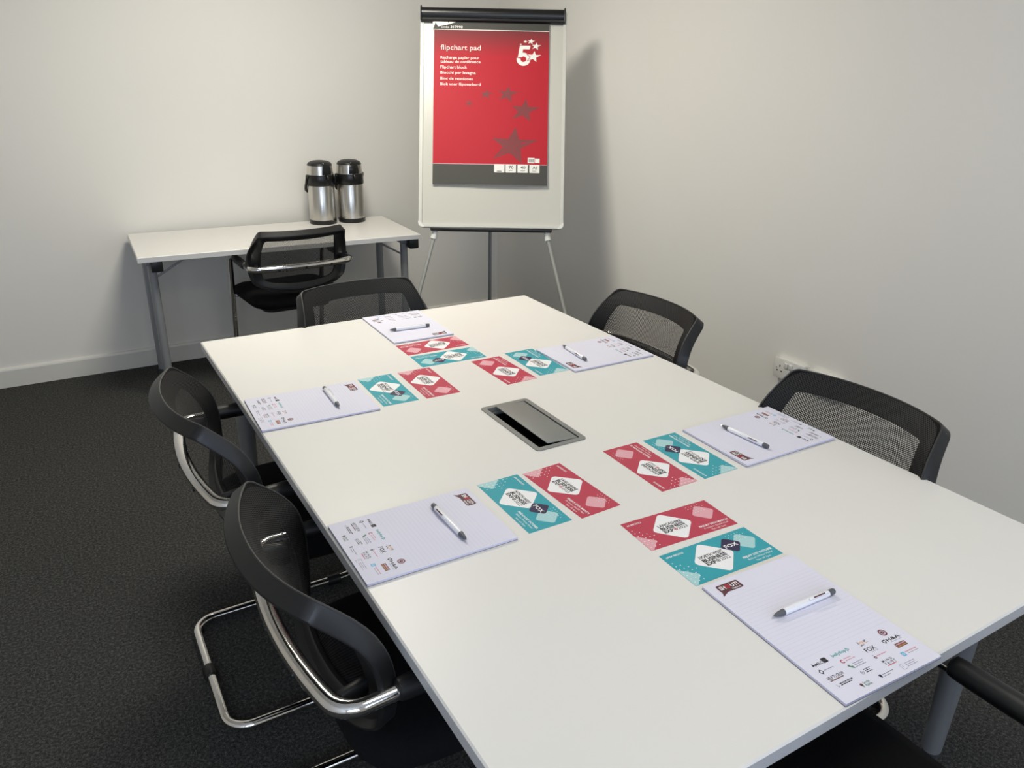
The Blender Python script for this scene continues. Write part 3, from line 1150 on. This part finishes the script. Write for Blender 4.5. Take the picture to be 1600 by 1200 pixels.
def make_leaflet(kind):
    teal = kind == 'teal'
    base, pale = (M['teal'], M['pale_teal']) if teal else (M['red'], M['pale_red'])
    root = empty('leaflet', (0, 0, 0))
    MB().box((0, 0, CZ / 2), (.210, .099, CZ), base).build('card', root)
    z1, z2, z3, z4 = CZ + .00004, CZ + .00008, CZ + .00012, CZ + .00016
    corner = [(-104.9, .5), (-103.5, 1.8), (-76.2, -25.3), (-75.3, -26.6), (-76.2, -28.2), (-98.5, -49.4), (-104.9, -49.4)][::-1]
    for poly in (corner, diamond(70.5, 13.3, 27.5, 6)):
        bl_ = MB()
        shape(bl_, poly, z1, pale)
        bl_.build('pale_diamond', root)
    dt = MB()
    for i in range(4):
        for j in range(7):
            x, y = -98.4 + 10 * i, 20 - 10 * i - 10 * j
            if -48 < y and not (i == 3 and j > 1):
                if i == 3 and j == 1:
                    continue
                shape(dt, disc(x, y, 1.25, 8), z2, M['white_ink'])
    for r_, y in enumerate((41.5, 34.2, 26.9, 19.6)):
        for c_ in range(6):
            x = 50 + 7.3 * c_
            if (r_ == 0 and c_ == 5) or (r_ > 1 and c_ in (0, 5)):
                continue
            shape(dt, disc(x, y, .95, 8), z2, M['white_ink'] if r_ < 2 else M['pale_dot'])
    dt.build('dot_pattern', root)['kind'] = 'stuff'
    wd = MB()
    shape(wd, diamond(-17, 0, 47.5, 9), z2, M['white_ink'])
    wd.build('white_diamond', root)
    tx = MB()
    put_text(tx, 'NORTH WEST' if teal else 'LANCASHIRE', -45, 11.5, 6.6, 7.4, z3, M['ink'], 0.032)
    put_text(tx, 'BUSINESS', -45, 11.5, -4.6, 9.4, z3, M['ink'], 0.042)
    put_text(tx, 'EXP', -45, -22.5, -14.6, 8.4, z3, M['ink'], 0.042)
    ec = M['ink'] if teal else M['red_ink']
    ring(tx, -17.2, -10.4, 2.9, 4.3, z3, ec)
    ring(tx, -17.2, -10.4, 0.0, 1.9, z3, ec, 10)
    put_text(tx, '2022' if teal else '2023', -11.6, 11.2, -14.2, 7.6, z3, M['ink'], 0.012)
    tx.build('title_lettering', root)['kind'] = 'stuff'
    dl = MB()
    put_text(dl, '#NWBE2022' if teal else '#LBE2023', -98, -58 if teal else -64, 36.0, 4.6, z3, M['white_ink'], 0.015)
    put_text(dl, 'FRIDAY 21ST OCTOBER' if teal else 'FRIDAY 24TH MARCH', 28, 99, -29, 5.2, z3, M['white_ink'], 0.03)
    put_text(dl, 'Bolton Whites Hotel' if teal else 'Preston Guild Hall', 33.5, 92.5, -37, 4.6, z3, M['white_ink'], 0.0)
    put_text(dl, '9am till 3pm', 45, 80, -45, 4.4, z3, M['white_ink'], 0.0)
    dl.build('date_lettering', root)['kind'] = 'stuff'
    if teal:
        nd = MB()
        shape(nd, diamond(37.5, 15.5, 24.5, 6), z3, M['navy'])
        put_text(nd, 'FOX', 22.5, 53, 10.4, 9.6, z4, M['white_ink'], 0.022)
        nd.build('navy_diamond', root)
    return root


LT, LR = make_leaflet('teal'), make_leaflet('red')
LEAF = [
    ('teal', -0.0035, -0.6547, -1.6, 'teal expo leaflet lying next to the notepad at the near end'),
    ('red', -0.0001, -0.5383, -3.0, 'crimson expo leaflet at the near end, the one above the teal leaflet'),
    ('teal', -0.2235, -0.3183, -90.3, 'teal expo leaflet beside the near left notepad'),
    ('red', -0.1091, -0.3218, -87.9, 'crimson expo leaflet of the near left place, nearer the table centre'),
    ('teal', -0.2358, 0.3682, -91.8, 'teal expo leaflet beside the far left notepad'),
    ('red', -0.1159, 0.3633, -91.4, 'crimson expo leaflet of the far left place, beside its teal leaflet'),
    ('red', 0.0288, 0.6384, 180.1, 'crimson expo leaflet directly in front of the far end notepad'),
    ('teal', 0.0269, 0.5215, 177.6, 'teal expo leaflet at the far end, below the crimson one'),
    ('red', 0.1189, 0.3476, 91.3, 'crimson expo leaflet of the far right place, nearer the table centre'),
    ('teal', 0.2405, 0.3604, 88.6, 'teal expo leaflet beside the far right notepad'),
    ('red', 0.1056, -0.3215, 89.1, 'crimson expo leaflet of the near right place, just beyond the cable lid'),
    ('teal', 0.2236, -0.3239, 89.4, 'teal expo leaflet beside the near right notepad'),
]
used = set()
for kind, x, y, a, lab in LEAF:
    src = LT if kind == 'teal' else LR
    c = copy_tree(src) if kind in used else src
    used.add(kind)
    c.location = (x, y, TZ)
    c.rotation_euler = (0, 0, R(a))
    tag(c, lab, 'leaflet', 'teal expo leaflets' if kind == 'teal' else 'crimson expo leaflets')

# ------------------------------------------------------------------ notepads
PH = 0.0056


def make_notepad():
    root = empty('notepad', (0, 0, 0))
    MB().box((0, 0, .0006), (.210, .297, .0012), M['card_grey']).build('backing_board', root)
    pb = MB()
    pb.add([(x, y, .0012) for x, y in rect(-.1047, -.1483, .1047, .1483)] + [(x, y, PH) for x, y in rect(-.105, -.1485, .105, .1485)],
           [(i, (i + 1) % 4, 4 + (i + 1) % 4, 4 + i) for i in range(4)], M['paper_edge'])
    pb.flat(rect(-.105, -.1485, .105, .1485), PH, M['paper'])
    pb.build('page_block', root)
    z1, z2, z3 = PH + .00004, PH + .00008, PH + .00012
    rl = MB()
    y = 104
    while y > -58:
        shape(rl, rect(-102, y - .35, 102, y + .35), z1, M['rule'])
        y -= 8
    rl.build('ruled_lines', root)['kind'] = 'stuff'
    hd = MB()
    bub = round_poly(rect(-87, 117.5, -39, 138), 3.5, 4)
    shape(hd, bub, z2, M['maroon'])
    shape(hd, [(-86.5, 119), (-91, 110.5), (-74, 118)], z2, M['maroon'])
    put_text(hd, 'SH', -83.5, -71.5, 125.5, 9, z3, M['white_ink'], 0.03)
    ring(hd, -66.2, 130, 2.0, 5.2, z3, M['red_ink'])
    put_text(hd, 'UT!', -59.5, -43, 125.5, 9, z3, M['white_ink'], 0.03)
    put_text(hd, 'Network', -62, -43, 119.8, 3.8, z3, M['white_ink'], 0.022)
    hd.build('header_logo', root)
    s = MB()
    T = lambda *a, **k: put_text(s, *a, **k)

    def small_lines(x0, x1, ys, m, h=1.1, cuts=3):
        """lettering too small to read: broken strokes"""
        rnd = random.Random(int(x0 * 7 + ys[0] * 13))
        for i, y in enumerate(ys):
            x = x0
            end = x1 - (i % 2) * 3
            while x < end - 1:
                w = min(rnd.uniform(2.2, 5.0), end - x)
                shape(s, rect(x, y, x + w, y + h), z1, m)
                x += w + .8
    # row by row, left to right
    shape(s, [(-89, -76.5), (-87, -70), (-84.5, -73), (-82, -76.5), (-85.5, -75)][::-1], z1, M['ink'])
    T('MEC', -83, -67.5, -76.5, 5.6, z1, M['ink'], 0.015, 0.2)
    shape(s, round_poly(rect(-66.5, -77.5, -57.2, -67.8), 1.2, 3), z1, M['ink'])
    small_lines(-64.5, -59, [-73], M['grey_ink'], .8)
    shape(s, [(-90, -88.2), (-85.6, -93.5), (-81.2, -88.2), (-85.6, -83)], z1, M['ink'])
    shape(s, [(-88, -88.2), (-85.6, -91), (-83.2, -88.2), (-85.6, -85.4)], z2, M['paper'])
    small_lines(-79, -60, [-88.6], M['grey_ink'], 1.4)
    T('HELP TO GROW', -89.3, -56.8, -106, 6.0, z1, M['ink'], 0.022)
    shape(s, rect(-89.3, -109, -62, -107.2), z1, M['brown_ink'])
    shape(s, [(-88, -114.5), (-85.5, -121), (-83.5, -118), (-84.5, -121), (-86.8, -122)][::-1], z1, M['grey_ink'])
    small_lines(-81, -54.5, [-118, -121], M['ink'], 1.8)
    T('bellyflop', -45.5, -15.5, -74.5, 5.4, z1, M['teal_ink'], 0.03)
    shape(s, [(-14, -76.5), (-8.2, -73), (-14, -67.5)], z1, M['teal_ink'])
    shape(s, [(-12.6, -74.2), (-10.4, -73), (-12.6, -70.6)], z2, M['paper'])
    ring(s, -39.4, -87.5, 2.1, 3.8, z1, M['red_ink'], 14, a0=R(40), a1=R(320))
    small_lines(-34, -18, [-85.5], M['rose_ink'], 1.6)
    small_lines(-34, -13.5, [-89.5], M['rose_ink'], 1.6)
    shape(s, disc(-38.5, -98, 2.3, 8), z1, M['green_ink'])
    shape(s, [(-39.5, -100), (-33.5, -100), (-32.5, -106), (-36.5, -104)][::-1], z1, M['green_ink'])
    small_lines(-30, -8.5, [-98, -101.5, -105], M['grey_ink'], 1.3)
    ring(s, -32, -117, 2.6, 3.4, z1, M['grey_ink'])
    ring(s, -32, -117, 0.6, 1.6, z1, M['grey_ink'], 10)
    small_lines(-26.5, -12.5, [-114, -117, -120], M['ink'], 1.4)
    shape(s, disc(-54.5, -132.8, 2.6, 10), z1, M['maroon'])
    shape(s, [(-57, -134), (-52, -134), (-53.5, -139)][::-1], z1, M['green_ink'])
    T('South', -49.5, -37.5, -133.5, 4.2, z1, M['green_ink'], 0.02)
    T('Ribble', -49.5, -36.5, -138.6, 4.2, z1, M['green_ink'], 0.02)
    T('b', 13.4, 17, -73, 5.2, z1, M['ink'], 0.022)
    T('oo', 17.8, 24.5, -73, 5.2, z1, M['orange_ink'], 0.02)
    T('st', 25.2, 31, -73, 5.2, z1, M['ink'], 0.022)
    shape(s, rect(13.4, -75.4, 33, -74.6), z1, M['orange_ink'])
    small_lines(13.4, 23, [-78], M['ink'], 1.5)
    T('FOX', 10.6, 31.8, -91.5, 8.2, z1, M['ink'], 0.022)
    small_lines(20, 32, [-94], M['grey_ink'], .8)
    ring(s, 12.4, -104.5, 1.0, 2.6, z1, M['maroon'], 12)
    shape(s, disc(12, -99.8, 1.0, 8), z1, M['grey_ink'])
    small_lines(16.5, 38, [-104], M['rose_ink'], 1.7)
    T('M I N D', 12.7, 34, -117.6, 4.3, z1, M['ink'], 0.02)
    T('P A I N T', 13.5, 35.5, -123, 4.3, z1, M['ink'], 0.02)
    shape(s, rect(14, -125.6, 33.5, -124.3), z1, M['red_ink'])
    shape(s, [(-16.6, -131), (-11.8, -131), (-12, -135.5), (-14.2, -138), (-16.4, -135.5)][::-1], z1, M['navy'])
    small_lines(-9.5, 14, [-134], M['grey_ink'], 1.4)
    small_lines(-9.5, 4, [-137.5], M['grey_ink'], 1.2)
    ring(s, 70.2, -71.6, 5.2, 7.2, z1, M['maroon'], 22)
    ring(s, 70.2, -71.6, 4.2, 5.2, z1, M['rose_ink'], 22)
    ring(s, 70.2, -71.6, 0.0, 3.4, z1, M['ink'], 14)
    shape(s, disc(70.8, -71.2, 1.3, 8), z2, M['rose_ink'])
    sh = [(51, -83.5), (58, -83.5), (57.8, -88.5), (54.5, -92), (51.2, -88.5)][::-1]
    shape(s, sh, z1, M['ink'])
    shape(s, [(54.5 + (x - 54.5) * .5, -87 + (y + 87) * .5) for x, y in sh], z2, M['paper'])
    T('H&A', 60, 88.5, -90, 6.4, z1, M['ink'], 0.022)
    small_lines(64, 88, [-93], M['grey_ink'], .7)
    shape(s, rect(61.8, -107, 84.5, -98), z1, M['brown_ink'])
    small_lines(63.5, 83, [-101.6], M['paper'], 1.6)
    for q in (z2,):
        shape(s, rect(64, -101.8, 82, -100.6), q, M['rose_ink'])
        shape(s, rect(64, -105, 82, -104.2), q, M['orange_ink'])
    shape(s, round_poly(rect(53.2, -123.2, 61, -115), 1.2, 3), z1, M['blue_ink'])
    ring(s, 57.1, -119.1, 1.2, 2.2, z2, M['paper'], 12)
    small_lines(63, 90, [-118], M['rose_ink'], 1.8)
    small_lines(66, 88, [-121.5], M['grey_ink'], 1.0)
    for q in (rect(29, -141.8, 29.6, -131.5), rect(29, -132.1, 37, -131.5), rect(29, -141.8, 37, -141.2), rect(32.5, -138, 33.1, -134.5)):
        shape(s, q, z1, M['grey_ink'])
    small_lines(39, 62, [-133.4, -136.6, -139.8], M['grey_ink'], 1.0)
    s.build('sponsor_logos', root)['kind'] = 'stuff'
    return root


NP = make_notepad()
PADS = [
    (-0.0083, -0.8658, -2.5, 'ruled white notepad at the near end of the table with logos readable'),
    (-0.4507, -0.3239, -90.4, 'ruled white notepad on the near left, in front of the nearest left chair'),
    (-0.4492, 0.3580, -92.0, 'ruled white notepad on the far left, in front of the far left chair'),
    (0.0341, 0.8517, 178.8, 'ruled white notepad at the far end of the table'),
    (0.4405, 0.3341, 89.9, 'ruled white notepad on the far right of the table'),
    (0.4430, -0.3308, 89.7, 'ruled white notepad on the near right with lower pages fanned out'),
]
pads = []
for i, (x, y, a, lab) in enumerate(PADS):
    c = NP if i == 0 else copy_tree(NP)
    c.location = (x, y, TZ)
    c.rotation_euler = (0, 0, R(a))
    tag(c, lab, 'notepad', 'branded notepads on the meeting table')
    pads.append(c)
# the near right pad has its lower sheets slipped out at an angle
fan = MB()
for k, (ang, z0) in enumerate(((-1.3, .0014), (-.8, .0024))):
    rot = Matrix.Rotation(R(ang), 3, 'Z')
    for zz, mm in ((z0, 'paper'), (z0 + .0004, 'paper')):
        fan.add([rot @ Vector((x, y, zz)) + Vector((.0, .0, 0)) for x, y in rect(-.105, -.1485, .105, .1485)], [(0, 1, 2, 3)], M[mm])
fan.build('fanned_pages', pads[5])

# ------------------------------------------------------------------ pens
def make_pen(clip_up=True):
    """lies along local x, tip at -x; z = 0 is the axis"""
    root = empty('ballpoint_pen', (0, 0, 0))
    X = lambda p: [(x, 0, 0) for x, _ in p]
    Rr = lambda p: [r for _, r in p]
    p = [(-.0475, .0053), (-.046, .0056), (.0, .0058), (.056, .0056), (.0565, .0053)]
    MB().tube(X(p), Rr(p), M['pen_white'], 20).build('barrel', root)
    p = [(-.0690, .0009), (-.0685, .0016), (-.0668, .0022), (-.062, .0037), (-.050, .0054), (-.0474, .0056)]
    MB().tube(X(p), Rr(p), M['pen_grey'], 18).build('grip_tip', root)
    p = [(-.0722, .0006), (-.0685, .0010)]
    MB().tube(X(p), Rr(p), M['chrome'], 8).build('point', root)
    p = [(.0563, .0054), (.0575, .0055), (.0685, .0052), (.0705, .0045), (.0711, .003)]
    MB().tube(X(p), Rr(p), M['pen_grey'], 18).build('push_button', root)
    cl = MB()
    cl.box((.030, 0, .0082), (.044, .0038, .0013), M['pen_white'], .0006)
    cl.box((.051, 0, .0066), (.003, .0038, .0042), M['pen_white'], .0005)
    cl.box((.0085, 0, .0073), (.002, .0036, .0022), M['pen_white'], .0004)
    clip = cl.build('clip', root)
    pr_ = MB()
    pr_.box((.030, 0, .0090), (.026, .0022, .0003), M['maroon'])
    pr_.build('clip_print', clip)
    return root


PN = make_pen()
PENS = [
    # centre, heading from tip to button (degrees), roll about its own axis, label
    (0.0025, -0.8345, -2.0, 25, 'white ballpoint pen on the near end notepad, clip turned up'),
    (-0.3955, -0.328, 90.4, -40, 'white ballpoint pen on the near left notepad'),
    (-0.3935, 0.3645, 87.3, 75, 'white ballpoint pen on the far left notepad, clip to the side'),
    (0.025, 0.8085, -3.8, -60, 'white ballpoint pen on the far end notepad, pointing left'),
    (0.373, 0.350, -94.9, 60, 'white ballpoint pen on the far right notepad'),
    (0.392, -0.332, -85.9, 60, 'white ballpoint pen on the near right notepad'),
]
for i, (x, y, a, roll, lab) in enumerate(PENS):
    c = PN if i == 0 else copy_tree(PN)
    c.location = (x, y, TZ + PH + .0004 + .0058)
    c.rotation_euler = (R(roll), 0, R(a))
    tag(c, lab, 'pen', 'ballpoint pens on the notepads')
